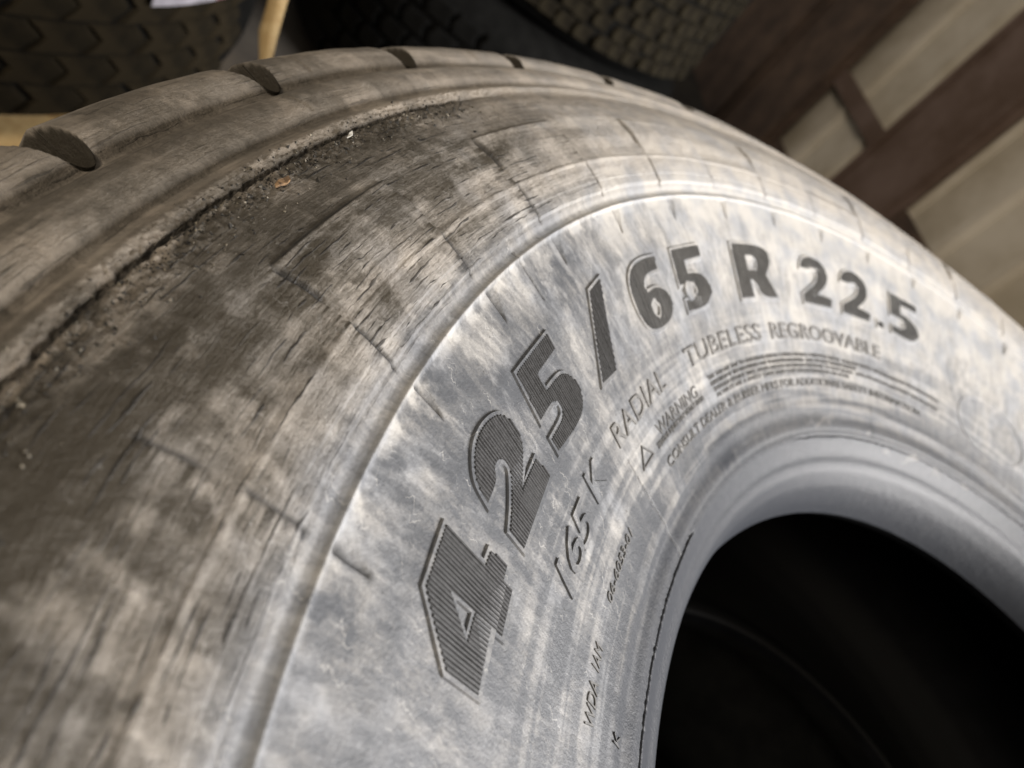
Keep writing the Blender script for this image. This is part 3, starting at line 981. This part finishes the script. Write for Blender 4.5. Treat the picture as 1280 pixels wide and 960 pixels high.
# ------------------------------------------------------------------ ground, wall
GZ = -.765
gm = plain('dirt_floor', (0.05, 0.042, 0.032), .95, .4, 9, (0.03, 0.025, 0.02), bump=.6)
xs = np.linspace(-12, 12, 90)
X, Y = np.meshgrid(xs, xs, indexing='ij')
ground = link('ground', grid_mesh('ground', X, Y, GZ + .012 * (fbm(X * 2 + 40, Y * 2 + 40, 3) - .5)), gm)
ground['kind'] = 'structure'

WX = -1.2
wall = thing('shed_wall', 'tan corrugated metal shed wall with rusty brown steel posts', 'wall', (0, 0, 0))
TAN = plain('tan_sheet_metal', (0.66, 0.60, 0.505), .5, .12, 4, (0.46, 0.40, 0.305), bump=.05)
RUST = plain('rusty_brown_steel', (0.185, 0.13, 0.108), .7, .3, 5, (0.105, 0.065, 0.045), bump=.3)
DRUST = plain('dark_rusty_steel', (0.13, 0.085, 0.06), .8, .3, 8, (0.06, 0.04, 0.03), bump=.3)


def sheet(y0, y1):
    """corrugated cladding: trapezoid ribs every 0.2 m, running up"""
    ys, xs_ = [], []
    y = y0
    while y < y1:
        for dy, dx in ((0, 0), (.13, 0), (.145, .022), (.175, .022), (.19, 0)):
            if y + dy <= y1:
                ys.append(y + dy)
                xs_.append(dx)
        y += .20
    ys, xs_ = np.array(ys), np.array(xs_)
    zz = np.linspace(GZ - .02, 3.2, 6)
    Yg, Zg = np.meshgrid(ys, zz, indexing='ij')
    Xg = np.broadcast_to((WX - .03 + xs_)[:, None], Yg.shape)
    return link('cladding_sheet', grid_mesh('cladding_sheet', Xg, Yg, Zg, smooth=False), TAN, wall)


sheet(-5.6, -3.0)
sheet(-3.02, -1.15)


def post(y0, y1, mat, nm='steel_post'):
    """channel post: a broad face with two folded lips"""
    o = link(nm, box_me(nm, WX + .012, WX + .050, y0, y1, GZ - .02, 3.2, .006), mat, wall)
    for y in (y0 + .02, y1 - .02):
        link('post_lip', box_me('post_lip', WX + .050, WX + .062, y - .012, y + .012, GZ - .02, 3.2, .003), mat, o)
    return o


post(-2.125, -1.825, RUST)
post(-2.97, -2.575, DRUST)
post(-3.80, -2.985, DRUST)


def girt(y0, y1, z0, z1, mat, nm='girt'):
    link(nm, box_me(nm, WX + .004, WX + .03, y0, y1, z0, z1, .003), mat, wall)


girt(-2.574, -2.126, -.275, -.215, RUST)
girt(-1.824, -1.16, -.35, -.272, DRUST)
girt(-2.574, -2.126, -.76, -.53, DRUST, 'base_plate')
girt(-1.824, -1.16, -.76, -.62, DRUST, 'base_plate')

# ------------------------------------------------------------------ pallet, hanging strip and small debris
pal = thing('wooden_pallet', 'pale wooden pallet board showing under the brown dusty tyre', 'pallet', (1.06, -1.23, -.56))
for i in range(6):
    link('board', box_me('board', -.42, .42, -.42 + i * .148, -.30 + i * .148, -.022, 0, .003), PALE, pal)
for x in (-.37, 0, .37):
    link('runner', box_me('runner', x - .045, x + .045, -.42, .44, -.20, -.022, .003), PALE, pal)


def strip():
    p0, p1, p2, p3 = Vector((.480, -.70, -.29)), Vector((.4915, -.70, -.203)), Vector((.500, -.705, -.155)), Vector((.513, -.70, -.03))
    pts = [(Vector((.440, -.69, -.764)), .016), (Vector((.462, -.695, -.45)), .012), (p0, .006), (p0.lerp(p1, .6), .008), (p1, .012), (p1.lerp(p2, .5) + Vector((.002, 0, 0)), .018), (p2, .017), (p2.lerp(p3, .5), .019), (p3, .016), (Vector((.56, -.76, .02)), .016), (Vector((.64, -.86, -.03)), .015), (Vector((.705, -.925, -.15)), .013)]
    bm = bmesh.new()
    rows_ = []
    for p, wd in pts:
        sx = Vector((-.80, .10, .25)).normalized() * wd * .5
        th = Vector((.1, .9, .3)).normalized() * .0018
        rows_.append([bm.verts.new(p + sx), bm.verts.new(p + th * 1.6), bm.verts.new(p - sx), bm.verts.new(p - th)])
    for a, b in zip(rows_, rows_[1:]):
        for i in range(4):
            bm.faces.new((a[i], a[(i + 1) % 4], b[(i + 1) % 4], b[i]))
    bm.faces.new(rows_[0][::-1])
    bm.faces.new(rows_[-1])
    bmesh.ops.recalc_face_normals(bm, faces=bm.faces)
    me = bpy.data.meshes.new('wood_strip')
    bm.to_mesh(me)
    bm.free()
    for p in me.polygons:
        p.use_smooth = True
    return tag(link('wood_strip', me, PALE), 'thin pale yellow wood strip standing up between the dark tyres', 'wood strip')


strip()
flake('bark_chip', -22.6, .4995, [(-3.2, -.7), (-1.5, -1.1), (.8, -.9), (2.8, -.4), (3.3, .4), (1.6, 1.0), (-.6, 1.2), (-2.6, .8)], .0009, 60, 12, CHIP, 'small curled brown bark chip lying on the worn tyre', 'bark chip')
flake('pale_splinter', -27.7, .5035, [(-2.4, -.4), (0, -.6), (2.4, -.1), (1.4, .5), (-1.2, .5)], .0006, 75, 8, WHITE, 'tiny whitish splinter beside the cracked shoulder edge', 'splinter')
